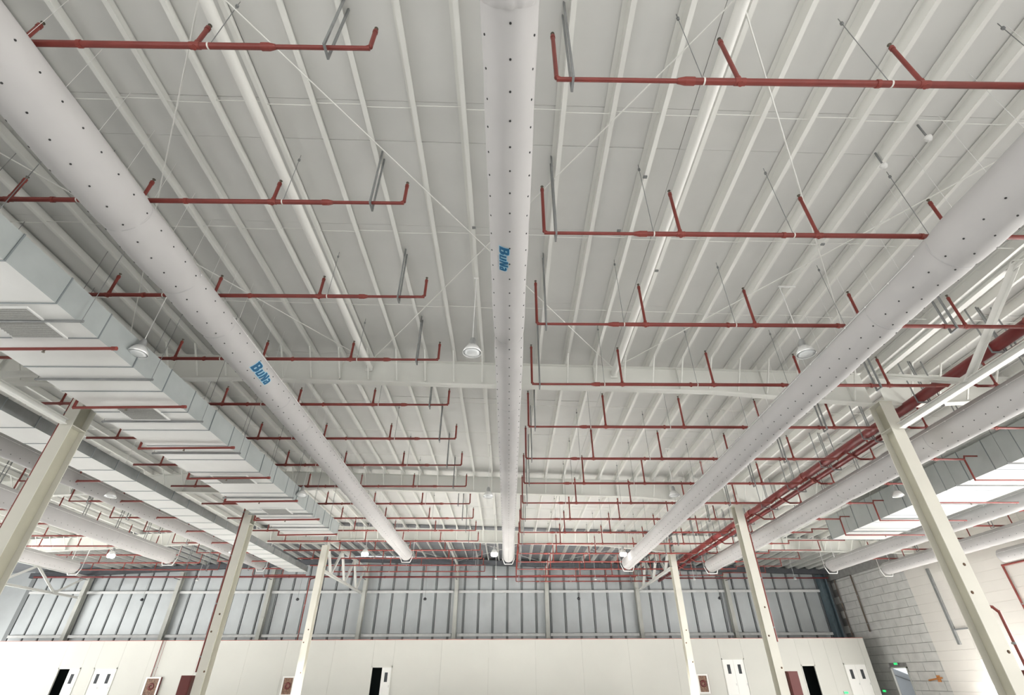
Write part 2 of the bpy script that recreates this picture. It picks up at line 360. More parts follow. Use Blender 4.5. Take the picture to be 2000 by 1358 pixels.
# ------------------------------------------------------------------ fabric air ducts
SURF = {}
def fabric_duct(x, z, r, y0, y1, rings, rows, label, holes_from=-2.0, bracket=True, near=None):
    # near = (radius, end y): the fuller stretch nearest the camera
    t = thing('fabric_duct', label, 'duct', (x, (y0+y1)/2, z))
    rnd = random.Random(int(abs(x)*10)); n = 40
    def rr(y):
        e = r
        if near: e = near[0]+(r-near[0])*min(1.0, max(0.0, (y-near[1])/near[2]))
        d = min([abs(y-q) for q in rings]+[9])
        e *= 1-0.045*math.exp(-(d/0.13)**2)+0.012*min(d, 1.0)
        return e
    ys = []; y = y0
    while y < y1: ys.append(y); y += 0.24
    ys += [y1-0.05, y1]
    for q in rings: ys += [q-0.12, q, q+0.12]
    ys = sorted(q for q in set(round(q, 3) for q in ys) if y0 <= q <= y1)
    b = MB(); vs = []
    ph = [rnd.uniform(0, 6.28) for _ in range(6)]
    def surf(y, a):
        return rr(y)*(1+0.009*math.sin(3*a+ph[0]+0.8*y)+0.008*math.sin(5*a+ph[1]-1.7*y)+0.008*math.sin(2*a+ph[2]+2.9*y)+0.005*math.sin(9*a+ph[3]+3.1*y)+0.006*math.sin(7*a+ph[4]+5.3*y))
    for yy in ys:
        for i in range(n):
            a = 2*PI*i/n; q = surf(yy, a)
            vs.append((x+q*math.sin(a), yy, z-q*math.cos(a)))          # angle 0 = bottom, positive towards +X
    k = len(ys)
    b.add(vs, [(j*n+i, j*n+(i+1) % n, (j+1)*n+(i+1) % n, (j+1)*n+i) for j in range(k-1) for i in range(n)], True)
    part('fabric_sleeve', b, 'duct_fabric', t)
    SURF[t] = surf
    cap = MB().lathe([(r*1.0, 0), (r*0.93, 0.05), (r*0.6, 0.10), (0.001, 0.12)], n, (x, y1-0.01, z), 'y')
    part('end_cap', cap, 'duct_fabric', t)
    for q in rings:
        part('zipper_ring', MB().lathe([(rr(q)*0.99, -0.02), (rr(q)*1.012, -0.012), (rr(q)*1.012, 0.012), (rr(q)*0.99, 0.02)], n, (x, q, z), 'y'), 'fabric_seam', t)
    hb = MB()
    for a0, off in rows:
        a = rad(a0); y = holes_from+off
        while y < y1-0.3:
            q = surf(y, a); nrm = Vector((math.sin(a), 0, -math.cos(a))); c = Vector((x, y, z))+nrm*(q-0.012)
            hb.tube(c, c+nrm*0.02, 0.017, 7)
            y += 0.443
    part('air_nozzle', hb, 'nozzle_dark', t, 'small dark round air nozzles in rows', stuff=True)
    hk = MB(); y = y0+0.4
    while y < y1:
        for s in (-1, 1):
            a = rad(s*112); c = (x+r*1.03*math.sin(a), y, z-r*1.03*math.cos(a))
            hk.ball(c, 0.022, 6); 
        hk.tube((x, y, z+r*0.98), (x, y, zp(x)-0.01), 0.004, 4)
        y += 0.8
    for s in (-1, 1):
        a = rad(s*112); hk.tube((x+r*1.04*math.sin(a), y0, z-r*1.04*math.cos(a)), (x+r*1.04*math.sin(a), y1, z-r*1.04*math.cos(a)), 0.008, 5)
    part('suspension_hook', hk, 'hook_white', t, 'white hooks and track along the upper sides', stuff=True)
    if bracket:
        yb = y1+0.12; e = r*1.0; zb = z-r-0.10
        part('end_bracket', MB().bar((x-e*0.72, yb, zb), (x+e*0.72, yb, zb), 0.05, 0.05).bar((x-e*0.72, yb, zb), (x-e*1.15, yb, z-0.1), 0.05, 0.05)
             .bar((x+e*0.72, yb, zb), (x+e*1.15, yb, z-0.1), 0.05, 0.05).bar((x-e*1.15, yb, z-0.1), (x-e*1.15, yb, zp(x)-0.01), 0.03, 0.03).bar((x+e*1.15, yb, z-0.1), (x+e*1.15, yb, zp(x)-0.01), 0.03, 0.03), 'hook_white', t)
    return t
dC = fabric_duct(-0.03, 7.43, 0.385, 2.72, 38.2, [10.25, 14.0, 19.4, 28.7, 33.5], [(2, 0.0), (-60, 0.22), (60, 0.22)], 'pale grey fabric air duct down the middle with a blue logo', 2.89)
dL = fabric_duct(-7.52, 7.60, 0.41, -1.5, 38.2, [6.6, 8.45, 10.2, 14.2, 16.1, 23.5, 30.0], [(24, 0.05), (-36, 0.22), (84, 0.1)], 'pale grey fabric air duct left of the middle one, with a blue logo', near=(0.49, 5.0, 8.0))
dR = fabric_duct(8.44, 6.78, 0.43, -1.5, 37.0, [6.55, 8.55, 14.0, 20.5, 27.0, 33.0], [(-51, 0.0), (-14, 0.2), (30, 0.1)], 'pale grey fabric air duct right of the middle one, below the red pipes', near=(0.495, 6.3, 1.2))
fabric_duct(14.75, 6.80, 0.455, 2, 38.0, [9.6, 11.2, 15.5, 21, 27, 33], [(-60, 0.0), (-20, 0.2)], 'grey fabric air duct passing behind the nearest right column')
fabric_duct(23.9, 6.85, 0.42, 6, 38.5, [16, 24, 31], [(-60, 0.0)], 'grey fabric air duct beyond the right galvanised duct')
fabric_duct(27.6, 6.55, 0.40, 10, 38.0, [20, 29], [(-60, 0.0)], 'grey fabric air duct ending before the block wall')
fabric_duct(29.9, 6.05, 0.36, 10, 31.0, [20], [(-60, 0.0)], 'outermost right grey fabric duct, close to the white wall', bracket=False)
fabric_duct(-19.7, 7.62, 0.37, 6, 42.0, [14, 22, 30, 36], [(45, 0.0)], 'grey fabric air duct behind the nearest left column')
fabric_duct(-23.9, 7.25, 0.46, 8, 37.0, [16, 24, 31], [(45, 0.0)], 'wide grey fabric air duct in the left bay, ending near the lit lamp')
fabric_duct(-31.8, 6.92, 0.42, 12, 39.0, [22, 31], [(45, 0.0)], 'leftmost grey fabric air duct, low beside the left column')

# gathered cuff where the middle duct starts
cuff = MB(); n = 48
prof = [(0.388, 2.74), (0.42, 2.68), (0.405, 2.60), (0.375, 2.54), (0.40, 2.44), (0.43, 2.30), (0.42, 2.0), (0.41, 0.6), (0.41, -1.5)]
vs = [(-0.03+rr_*(1+(0.05*math.sin(11*a)+0.03*math.sin(17*a+1)) * (1 if 2.25 < yy < 2.72 else 0.1))*math.sin(a), yy, 7.43-rr_*(1+0.04*math.sin(13*a+2)*(1 if 2.25 < yy < 2.72 else 0.1))*math.cos(a)) for rr_, yy in prof for a in (2*PI*i/n for i in range(n))]
cuff.add(vs, [(j*n+i, j*n+(i+1) % n, (j+1)*n+(i+1) % n, (j+1)*n+i) for j in range(len(prof)-1) for i in range(n)], True)
part('gathered_cuff', cuff, 'duct_fabric', dC)

def logo(duct, x, z, a_mid, y0, length, height):
    """the blue brand word wrapped on the duct: letters run along +Y, their tops point towards +X"""
    surf = SURF[duct]; r = surf(y0, a_mid)
    strokes = [  # quads in letter space: u along the word (0..1), h up (0..1), before the slant
        [(0,0),(.11,0),(.11,1),(0,1)], [(.09,.80),(.25,.80),(.22,1),(.09,1)], [(.09,.43),(.24,.43),(.24,.61),(.09,.61)], [(.09,0),(.24,0),(.27,.19),(.09,.19)],
        [(.17,.57),(.25,.52),(.28,.70),(.28,.84)], [(.17,.57),(.28,.84),(.25,1.0),(.17,.82)], [(.17,.20),(.24,0),(.30,.16),(.30,.40)], [(.17,.44),(.17,.20),(.30,.40),(.25,.56)],
        [(.33,.08),(.41,.08),(.41,.72),(.33,.72)], [(.46,0),(.54,0),(.54,.72),(.46,.72)], [(.35,0),(.48,0),(.48,.17),(.33,.10)],
        [(.575,0),(.655,0),(.655,.88),(.575,.88)], [(.73,0),(.81,0),(.81,.88),(.73,.88)], [(.60,.88),(.67,.88),(.785,0),(.715,0)],
        [(.925,0),(1.005,0),(1.0,.60),(.925,.60)], [(.85,.55),(.96,.53),(.99,.64),(.94,.73)], [(.85,.55),(.94,.73),(.87,.73),(.835,.62)], [(.86,.30),(.95,.30),(.95,.43),(.87,.43)],
        [(.86,0),(.95,.0),(.95,.14),(.86,.14)], [(.835,.10),(.86,0),(.905,.10),(.905,.34)], [(.835,.10),(.905,.34),(.87,.43),(.835,.34)]]
    for grow, mt, lift, nm in ((0.022, 'logo_pale', 0.006, 'logo_outline'), (0.0, 'logo_blue', 0.009, 'logo_print')):
        b = MB()
        for qd in strokes:
            cu = sum(p[0] for p in qd)/4; ch = sum(p[1] for p in qd)/4
            e = [(u+math.copysign(grow*.8, u-cu), h+math.copysign(grow*2.2, h-ch)) for u, h in qd] if grow else qd
            n = 4; vs = []
            for k in range(n+1):
                for m_ in range(n+1):
                    s_, t_ = k/n, m_/n
                    u = (1-t_)*((1-s_)*e[0][0]+s_*e[1][0])+t_*((1-s_)*e[3][0]+s_*e[2][0])
                    h = (1-t_)*((1-s_)*e[0][1]+s_*e[1][1])+t_*((1-s_)*e[3][1]+s_*e[2][1])
                    yy = y0+(u+0.07*h)*length; a = a_mid+(h-0.5)*height/r; q = surf(yy, a)+lift
                    vs.append((x+q*math.sin(a), yy, z-q*math.cos(a)))
            b.add(vs, [(k*(n+1)+m_, (k+1)*(n+1)+m_, (k+1)*(n+1)+m_+1, k*(n+1)+m_+1) for k in range(n) for m_ in range(n)])
        part(nm, b, mt, duct, 'bold slanted blue letters BuNa' if nm == 'logo_print' else None)
    b = MB()
    for k in range(11):                      # the row of tiny grey capitals under the word, too small to read
        u = y0+length*(0.42+0.048*k); a = a_mid-(height/2+0.035)/r; q = surf(u, a)+0.006
        p = Vector((x+q*math.sin(a), u, z-q*math.cos(a))); tv = Vector((math.cos(a), 0, math.sin(a)))
        b.bar(p-tv*0.008, p+tv*0.008, 0.006, 0.003, (math.sin(a), 0, -math.cos(a)))
    part('logo_tagline', b, 'print_grey', duct)
logo(dC, -0.03, 7.43, rad(-14), 6.84, 0.66, 0.20)
logo(dL, -7.52, 7.60, rad(58), 11.70, 0.98, 0.30)

# ------------------------------------------------------------------ galvanised rectangular ducts
def rect_duct(x0, x1, z0, z1, y0, y1, step, label, mt, bot, grilles=(), name='rectangular_duct', flange='galv_flange', trap=True):
    t = thing(name, label, 'duct', ((x0+x1)/2, (y0+y1)/2, z0))
    nsec = int(round((y1-y0)/step))
    for i in range(nsec):
        a = y0+(y1-y0)*i/nsec; c = y0+(y1-y0)*(i+1)/nsec
        j = 0.006*((i*7) % 3-1)
        b = MB().box(x0+j, x1+j, a+0.01, c-0.01, z0, z1)
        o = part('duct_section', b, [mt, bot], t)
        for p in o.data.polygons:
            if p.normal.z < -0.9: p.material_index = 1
        e = 0.014
        fb = MB()
        for u0, u1, v0, v1 in ((x0-e, x1+e, z0-e, z0+0.0), (x0-e, x1+e, z1, z1+e), (x0-e, x0, z0, z1), (x1, x1+e, z0, z1)):
            fb.box(u0, u1, c-0.016, c+0.016, v0, v1)
        part('flange_frame', fb, flange, t)
        if trap and i % 2 == 0:
            yy = a+step*0.45
            hb = MB().box(x0-0.18, x1+0.18, yy-0.02, yy+0.02, z0-0.06, z0-0.006)
            for xx in (x0-0.13, x1+0.13): hb.tube((xx, yy, z0-0.08), (xx, yy, zp(xx)+0.02), 0.008, 5)
            part('trapeze_hanger', hb, 'hanger_grey', t)
    for gx0, gx1, gy0, gy1 in grilles:
        g = part('grille', MB().box(gx0, gx1, gy0, gy1, z0-0.03, z0-0.012), 'grille_grey', t)
        fr = MB()
        for u0, u1, v0, v1 in ((gx0-0.05, gx1+0.05, gy0-0.05, gy0), (gx0-0.05, gx1+0.05, gy1, gy1+0.05), (gx0-0.05, gx0, gy0, gy1), (gx1, gx1+0.05, gy0, gy1)):
            fr.box(u0, u1, v0, v1, z0-0.036, z0-0.004)
        part('grille_frame', fr, 'galv_bottom_lit', t)
        sl = MB(); yy = gy0+0.06
        while yy < gy1-0.03: sl.bar((gx0, yy, z0-0.036), (gx1, yy, z0-0.036), 0.03, 0.004, (0, 0.6, 1)); yy += 0.075
        part('grille_blade', sl, 'grille_grey', t, stuff=True)
    return t
rect_duct(-12.35, -9.63, 6.66, 7.36, -2.0, 28.6, 1.30, 'big galvanised rectangular duct left of the left fabric duct, underside pale with reflected light', 'galvanised', 'galv_bottom_lit',
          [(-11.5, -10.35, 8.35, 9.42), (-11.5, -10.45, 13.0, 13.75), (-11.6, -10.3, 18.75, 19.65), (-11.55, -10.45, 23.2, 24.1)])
rect_duct(-16.95, -15.55, 6.9, 7.3, -2.0, 41.0, 1.30, 'dark sided narrow rectangular duct left of the left columns', 'cable_tray', 'galv_bottom_lit', trap=False)
rect_duct(19.2, 22.3, 6.78, 8.0, 4.0, 30.0, 1.30, 'big galvanised rectangular duct in the right-hand bay', 'galvanised', 'galv_bottom_lit', [(20.2, 21.3, 15.5, 16.4)])

# ------------------------------------------------------------------ sprinkler branch pipes
ZR, ZL, Y0P = 7.37, 8.22, 3.76
def add_head(parent_part, x, y, z):
    part('sprinkler_head', MB().tube((x, y, z-0.005), (x, y, z+0.06), 0.022, 8).tube((x, y, z+0.075), (x, y, z+0.082), 0.034, 8).tube((x-0.016, y, z+0.055), (x-0.016, y, z+0.08), 0.004, 4).tube((x+0.016, y, z+0.055), (x+0.016, y, z+0.08), 0.004, 4), 'brass', parent_part)
def riser(t, x, y, z, ztop, r=0.03):
    o = part('riser', MB().tube((x, y, z), (x, y, ztop), r, 10).tube((x, y, ztop-0.07), (x, y, ztop), r*1.2, 10), 'red_pipe', t)
    add_head(o, x, y, ztop)
    part('tee', MB().tube((x-0.08, y, z), (x+0.08, y, z), 0.057, 12).tube((x, y, z-0.062), (x, y, z+0.11), 0.043, 10), 'red_coupling', t)
def rod_hanger(t, x, y, z, r):
    part('hanger_rod', MB().tube((x, y, z+r), (x, y, zp(x)+0.22), 0.007, 5).tube((x, y, zp(x)+0.02), (x, y, zp(x)+0.07), 0.028, 6), 'hanger_grey', t)
    part('pipe_clamp', MB().tube((x-0.012, y, z), (x+0.012, y, z), r*1.1, 12), 'clamp_white', t, 'white pipe clamp')
def loop_hanger(t, x, y, z):
    h = 0.10; zt = zp(x)+PH+0.02
    part('loop_hanger', MB().bar((x, y-h, z-0.10), (x, y-h, zt), 0.035, 0.035).bar((x, y+h, z-0.10), (x, y+h, zt), 0.035, 0.035).bar((x, y-h-0.02, z-0.11), (x, y+h+0.02, z-0.11), 0.035, 0.035, (1,0,0)), 'hanger_grey', t)
def coupling(t, x, y, z, r):
    part('coupling', MB().tube((x-0.03, y, z), (x+0.03, y, z), r*1.22, 12).box(x-0.025, x+0.025, y-0.015, y+0.015, z-r*1.45, z+r*1.45), 'red_coupling', t)

def row_right():
    y, z = Y0P, ZR
    t = thing('sprinkler_pipe', '', 'pipe', (0.67, y, z), 'sprinkler pipes right of the middle duct')
    part('branch_pipe', MB().tube((0.67, y, z), (2.66, y, z), 0.034, 12), 'red_pipe', t, 'thinner end of the red pipe')
    part('branch_pipe', MB().tube((2.60, y, z), (13.0, y, z), 0.050, 12), 'red_pipe', t)
    part('reducer', MB().tube((2.58, y, z), (2.72, y, z), 0.062, 12, 0.062).tube((2.46, y, z), (2.58, y, z), 0.040, 12, 0.062), 'red_coupling', t)
    o = part('riser', MB().path([(0.73, y, z), (0.67, y, z+0.05), (0.67, y, 8.72)], 0.034, 10).tube((0.67, y, 8.65), (0.67, y, 8.72), 0.04, 10), 'red_pipe', t)
    add_head(o, 0.67, y, 8.72)
    for x in (3.40, 6.18, 8.95, 11.57): riser(t, x, y, z, 8.75-0.037*x, 0.034)
    for x in (5.48, 8.28, 11.0): coupling(t, x, y, z, 0.05)
    loop_hanger(t, 0.90, y, z)
    for x in (2.86, 5.68, 8.46): rod_hanger(t, x, y, z, 0.05)
    part('elbow', MB().path([(12.95, y, z), (13.35, y, z+0.02), (13.72, y, z+0.27)], 0.055, 12), 'red_coupling', t)
    part('loop_hanger', MB().bar((11.2, y-0.1, z-0.12), (11.2, y-0.1, zp(11)+0.1), 0.04, 0.04).bar((11.2, y+0.1, z-0.12), (11.2, y+0.1, zp(11)+0.1), 0.04, 0.04).bar((11.2, y-0.12, z-0.12), (11.2, y+0.12, z-0.12), 0.04, 0.04, (1,0,0)), 'hanger_grey', t)
    return t
def row_left():
    y, z = Y0P, ZL
    t = thing('sprinkler_pipe', '', 'pipe', (-2.22, y, z), 'sprinkler pipes left of the middle duct')
    part('branch_pipe', MB().tube((-2.22, y, z), (-3.82, y, z), 0.036, 12), 'red_pipe', t, 'thinner end of the red pipe')
    part('branch_pipe', MB().tube((-3.78, y, z), (-17.2, y, z), 0.050, 12), 'red_pipe', t)
    part('reducer', MB().tube((-3.90, y, z), (-3.78, y, z), 0.062, 12).tube((-3.78, y, z), (-3.68, y, z), 0.062, 12, 0.040), 'red_coupling', t)
    o = part('riser', MB().path([(-2.28, y, z), (-2.22, y, z+0.05), (-2.22, y, 8.80)], 0.036, 10).tube((-2.22, y, 8.73), (-2.22, y, 8.80), 0.042, 10), 'red_pipe', t)
    add_head(o, -2.22, y, 8.80)
    for x in (-4.93, -7.62, -10.3, -13.0, -16.0): riser(t, x, y, z, 8.82 if x > -8 else 8.86, 0.036)
    for x in (-6.7, -9.4, -12.1): coupling(t, x, y, z, 0.05)
    loop_hanger(t, -2.88, y, z)
    for x in (-4.72, -8.9, -11.0): rod_hanger(t, x, y, z, 0.05)
    return t
def row_right_outer(drop):
    y, z = Y0P, ZR
    t = thing('sprinkler_pipe', '', 'pipe', (14.6, y, z), 'sprinkler pipes of the right-hand bay')
    part('branch_pipe', MB().path([(13.75, y, 7.70), (14.3, y, z), (18.6, y, z)], 0.042, 10), 'red_pipe', t)
    for x in (14.9, 17.4): riser(t, x, y, z, 8.2, 0.03)
    part('loop_hanger', MB().bar((16.3, y-0.08, z-0.1), (16.3, y-0.08, zp(16)+0.1), 0.03, 0.03).bar((16.3, y+0.08, z-0.1), (16.3, y+0.08, zp(16)+0.1), 0.03, 0.03), 'hanger_grey', t)
    if drop:
        part('drop_pipe', MB().path([(18.6, y, z), (18.6, y, 6.50), (23.0, y, 6.50)], 0.035, 10), 'red_pipe', t)
        part('branch_pipe', MB().path([(18.6, y, z), (18.62, y-0.05, z+0.12), (19.15, y-0.05, z+0.12)], 0.032, 8), 'red_pipe', t)
        part('sprinkler_head', MB().tube((20.8, y, 6.42), (20.8, y, 6.50), 0.022, 8).tube((20.8, y, 6.40), (20.8, y, 6.408), 0.035, 8), 'brass', t)
    else:
        part('branch_pipe', MB().path([(18.6, y, z), (18.62, y, z+0.2), (22.4, y, z+0.2), (22.4, y, 8.2)], 0.035, 8), 'red_pipe', t)
    return t
rowR = row_right(); rowL = row_left(); rowQ = row_right_outer(True)
rowQ2 = None
lab = lambda side, k: 'red sprinkler pipe %s, %s' % (side, 'nearest the camera' if k == 0 else ORD[k]+' from the camera')
SR, SL, SQ = 'running right from beside the middle duct', 'running left from beside the middle duct', 'of the right bay dipping under the galvanised duct'
for k in range(16):
    if k == 0:
        rowR['label'] = lab(SR, 0); rowL['label'] = lab(SL, 0); rowQ['label'] = lab(SQ, 0)
        continue
    copy_tree(rowR, (0, 3*k, 0), lab(SR, k))
    copy_tree(rowL, (0, 3*k, 0), lab(SL, k))
    if k <= 8: copy_tree(rowQ, (0, 3*k, 0), lab(SQ, k))
    elif k == 9:
        rowQ2 = row_right_outer(False); rowQ2.location.y += 27; ORG[rowQ2] = (14.6, Y0P+27, ZR); rowQ2['label'] = 'red sprinkler pipe of the right bay, just past the end of the galvanised duct'
    elif k < 15: copy_tree(rowQ2, (0, 3*(k-9), 0), 'red sprinkler pipe of the right bay, %s past the end of the galvanised duct' % ORD[k-9])
# pipes dropping under the left galvanised duct
def under_duct():
    y = Y0P+6
    t = thing('drop_pipe', '', 'pipe', (-12.5, y, 6.5), 'pipes under the left galvanised duct')
    part('drop_pipe', MB().path([(-12.52, y, 8.2), (-12.52, y, 6.52), (-9.38, y, 6.56)], 0.040, 10), 'red_pipe', t)
    part('sprinkler_head', MB().tube((-11.0, y, 6.46), (-11.0, y, 6.54), 0.022, 8).tube((-11.0, y, 6.44), (-11.0, y, 6.45), 0.036, 8), 'brass', t)
    part('end_cap', MB().tube((-9.45, y, 6.56), (-9.34, y, 6.56), 0.05, 10), 'red_coupling', t)
    part('tee', MB().tube((-12.52, y, 8.1), (-12.52, y, 8.3), 0.06, 10), 'red_coupling', t)
    return t
ud = under_duct()
for k in range(2, 9):
    l = 'red pipe looping under the left galvanised duct, %s from the camera' % ORD[k-2]
    if k == 2: ud['label'] = l
    else: copy_tree(ud, (0, 3*(k-2), 0), l)
# left-hand bay: two sets of short visible rows
def row_leftbay():
    y, z = Y0P+18, 7.45
    t = thing('sprinkler_pipe', '', 'pipe', (-22, y, z), 'sprinkler pipes of the left-hand bay')
    part('branch_pipe', MB().tube((-21.95, y, z), (-20.9, y, z), 0.034, 8).tube((-20.9, y, z), (-17.4, y, z), 0.05, 8), 'red_pipe', t)
    o = part('riser', MB().path([(-21.9, y, z), (-21.95, y, z+0.05), (-21.95, y, 8.25)], 0.034, 8), 'red_pipe', t); add_head(o, -21.95, y, 8.25)
    for x in (-19.4,): riser(t, x, y, z, 8.3, 0.034)
    loop_hanger(t, -20.95, y, z)
    return t
def row_leftbay2():
    y, z = Y0P+21, 7.9
    t = thing('sprinkler_pipe', '', 'pipe', (-25, y, z), 'sprinkler pipes of the far left bay')
    part('branch_pipe', MB().tube((-25.0, y, z), (-38.5, y, z), 0.05, 8), 'red_pipe', t)
    o = part('riser', MB().path([(-25.1, y, z), (-25.0, y, z+0.05), (-25.0, y, 8.55)], 0.036, 8), 'red_pipe', t); add_head(o, -25.0, y, 8.55)
    for x in (-27.7, -30.4, -33.1, -35.8): riser(t, x, y, z, 8.4, 0.036)
    loop_hanger(t, -25.95, y, z)
    return t
rb = row_leftbay(); rb2 = row_leftbay2()
for k in range(9):
    l = 'short red sprinkler pipe in the left bay, %s from the camera' % ORD[k]
    if k == 0: rb['label'] = l
    else: copy_tree(rb, (0, 3*k, 0), l)
for k in range(8):
    l = 'red sprinkler pipe at far left above the lowest fabric ducts, %s from the camera' % ORD[k]
    if k == 0: rb2['label'] = l
    else: copy_tree(rb2, (0, 3*k, 0), l)

def row_far_right():
    y, z = Y0P+18, 7.0
    t = thing('sprinkler_pipe', '', 'pipe', (25, y, z), 'sprinkler pipes at the far right')
    part('branch_pipe', MB().tube((24.9, y, z), (30.9, y, z), 0.045, 10), 'red_pipe', t)
    for x in (26.0, 28.3): riser(t, x, y, z, 8.1, 0.032)
    loop_hanger(t, 27.05, y, z)
    return t
rf = row_far_right()
for k in range(6):
    l = 'dark sprinkler pipe at far right between the outer fabric ducts, %s from the camera' % ORD[k]
    if k == 0: rf['label'] = l
    else: copy_tree(rf, (0, 3*k, 0), l)
# fire mains along the right columns
for x, z, r, lb in ((13.74, 7.76, 0.165, 'thick dark red fire main behind the right columns, upper of the pair'), (14.19, 7.60, 0.115, 'thinner dark red fire main behind the right columns, lower of the pair')):
    t = thing('fire_main', lb, 'pipe', (x, 25, z))
    y = -2.0
    while y < 50: part('pipe_length', MB().tube((x, y+0.02, z), (x, min(y+6.0, 50.2)-0.02, z), r, 16), 'main_red', t); part('coupling', MB().tube((x, y-0.09, z), (x, y+0.09, z), r*1.18, 14), 'red_coupling', t); y += 6.0
    y = 5.2
    while y < 50:
        part('hanger', MB().bar((x-0.2, y, z-r-0.03), (x+0.2, y, z-r-0.03), 0.04, 0.04).bar((x-0.19, y, z-r-0.03), (x-0.19, y, zp(x)+0.1), 0.03, 0.03).bar((x+0.19, y, z-r-0.03), (x+0.19, y, zp(x)+0.1), 0.03, 0.03), 'hanger_grey', t); y += 3.0
for x0, x1, z, r, lb in ((-14.2, 12.0, 7.96, 0.075, 'dark red header pipe along the end wall above the girt'), (13.0, 30.3, 7.80, 0.06, 'dark red header pipe along the right end of the end wall'), (-44, -14.6, 8.0, 0.075, 'dark red header pipe along the left end of the end wall')):
    t = thing('header_pipe', lb, 'pipe', ((x0+x1)/2, 50.0, z))
    part('pipe_length', MB().tube((x0, 50.0, z), (x1, 50.0, z), r, 12), 'main_red', t)
    for x in (-39.7, -31.1, -22.5, -13.6, -4.95, 3.6, 20.85):
        if not x0 < x < x1: continue
        part('coupling', MB().tube((x+1.94, 50.0, z), (x+2.06, 50.0, z), r*1.3, 10), 'main_red', t)
        part('bracket', MB().bar((x, 49.9, z-r-0.02), (x, 50.915, z-r-0.02), 0.05, 0.05), 'hanger_grey', t)
def vpipe(x, y, z0, z1, r, mt, lb, top=None):
    t = thing('standpipe', lb, 'pipe', (x, y, z0))
    part('pipe_length', MB().tube((x, y, z0), (x, y, z1), r, 10), mt, t)
    z = z0+0.6
    while z < z1-0.2:
        part('pipe_clamp', MB().tube((x, y, z-0.03), (x, y, z+0.03), r*1.3, 10).box(x-0.02, x+0.02, y, y+0.08, z-0.02, z+0.02), 'hanger_grey', t); z += 2.2
    if top: part('elbow', MB().path([(x, y, z1-0.05)]+top, r, 10), mt, t)
    return t
vpipe(-14.72, 14.86, 0.2, 8.2, 0.045, 'red_pipe', 'red standpipe up the outer side of the nearest left column', [(-14.72, 14.9, 8.22), (-14.72, 15.76, 8.22)])
vpipe(-14.24, 26.88, 0.3, 8.2, 0.045, 'red_pipe', 'red standpipe up the outer side of the second left column', [(-14.24, 27.0, 8.22), (-14.24, 27.7, 8.22)])
vpipe(-18.0, 48.6, ZT0+0.025, 7.5, 0.055, 'red_pipe', 'red standpipe rising behind the partition, left of the third left column', [(-18.0, 48.7, 7.6), (-18.0, 49.9, 7.9)])
vpipe(12.84, 26.88, 1.4, 7.3, 0.045, 'red_pipe', 'red standpipe up the outer side of the second right column', [(12.84, 27.0, 7.33), (12.9, 27.76, 7.36)])
vpipe(13.46, 14.9, 0.12, 1.5, 0.038, 'red_pipe', 'short red standpipe low on the nearest right column', [(13.36, 14.92, 1.58), (13.2, 14.95, 1.62)])
t = vpipe(31.02, 32.5, -1.4, 5.77, 0.06, 'red_pipe', 'red pipe down the white right wall')
part('branch_pipe', MB().tube((31.02, 32.5, 5.77), (31.02, 27.0, 5.77), 0.06, 10).ball((31.02, 32.5, 5.77), 0.075), 'red_pipe', t)
t = vpipe(31.05, 50.4, 3.0, 7.75, 0.05, 'brown_pipe', 'brown downpipe on the block wall nearest the corner')
t = vpipe(31.05, 47.75, 3.2, 7.7, 0.06, 'brown_pipe', 'brown downpipe on the block wall, second from the corner')
t = thing('cable_channel', 'long grey cable channel on the white right wall', 'conduit', (31.08, 38.65, 1.8))
part('channel', MB().box(31.0, 31.145, 38.56, 38.76, 1.8, 6.65), 'hanger_grey', t)
part('junction_arm', MB().box(31.05, 31.145, 37.4, 38.56, 2.65, 2.73), 'hanger_grey', t)

# ------------------------------------------------------------------ hanging lamps
def lamp(x, y, z, lit, small=False):
    t = thing('bay_lamp', '', 'lamp', (x, y, z), 'hanging bay lamps')
    s = 0.62 if small else 1.0
    part('rod', MB().tube((x, y, z+0.42*s), (x, y, zp(x)-0.02), 0.012, 6), 'hook_white', t)
    xn = round(x); xa, xb = min(xn, x)-0.03, max(xn+0.1, x+0.03)
    part('mounting_bar', MB().bar((xa, y, zp(xa)-0.02), (xb, y, zp(xb)-0.02), 0.04, 0.036), 'hook_white', t)
    part('housing', MB().lathe([(0.001, 0.44*s), (0.05*s, 0.43*s), (0.08*s, 0.36*s), (0.08*s, 0.24*s), (0.11*s, 0.22*s), (0.11*s, 0.18*s), (0.001, 0.18*s)], 16, (x, y, z)), 'lamp_grey', t)
    part('shade', MB().lathe([(0.09*s, 0.20*s), (0.13*s, 0.17*s), (0.20*s, 0.06*s), (0.235*s, -0.03*s), (0.242*s, -0.03*s), (0.21*s, 0.07*s), (0.14*s, 0.19*s), (0.09*s, 0.21*s)], 24, (x, y, z)), 'lamp_shade', t)
    if lit:      # an open glowing band under the shade; the lamp's light shines down through it
        part('lens', MB().lathe([(0.19, -0.01), (0.215, -0.02), (0.235, -0.08), (0.22, -0.15), (0.19, -0.20), (0.185, -0.19), (0.21, -0.14), (0.22, -0.08)], 24, (x, y, z)), 'lamp_lit', t, 'glowing white lens')
        return t
    part('lens', MB().lathe([(0.001, -0.055*s), (0.12*s, -0.045*s), (0.215*s, -0.015*s), (0.001, 0.0)], 24, (x, y, z)), 'lamp_lens', t)
    return t
def lamp_light(x, y, z, p):
    d = bpy.data.lights.new('lamp_light', 'AREA'); d.shape = 'DISK'; d.size = 0.36; d.energy = p; d.spread = rad(95); d.color = (1.0, 0.97, 0.92)
    o = bpy.data.objects.new('lamp_light', d); COL.objects.link(o); o.location = (x, y, z-0.185+EYE)
for lx, ly in ((-0.97, 34.5), (7.63, 34.5), (-9.5, 34.4), (-26.3, 34.8)): lamp_light(lx, ly, 6.95, 4200)
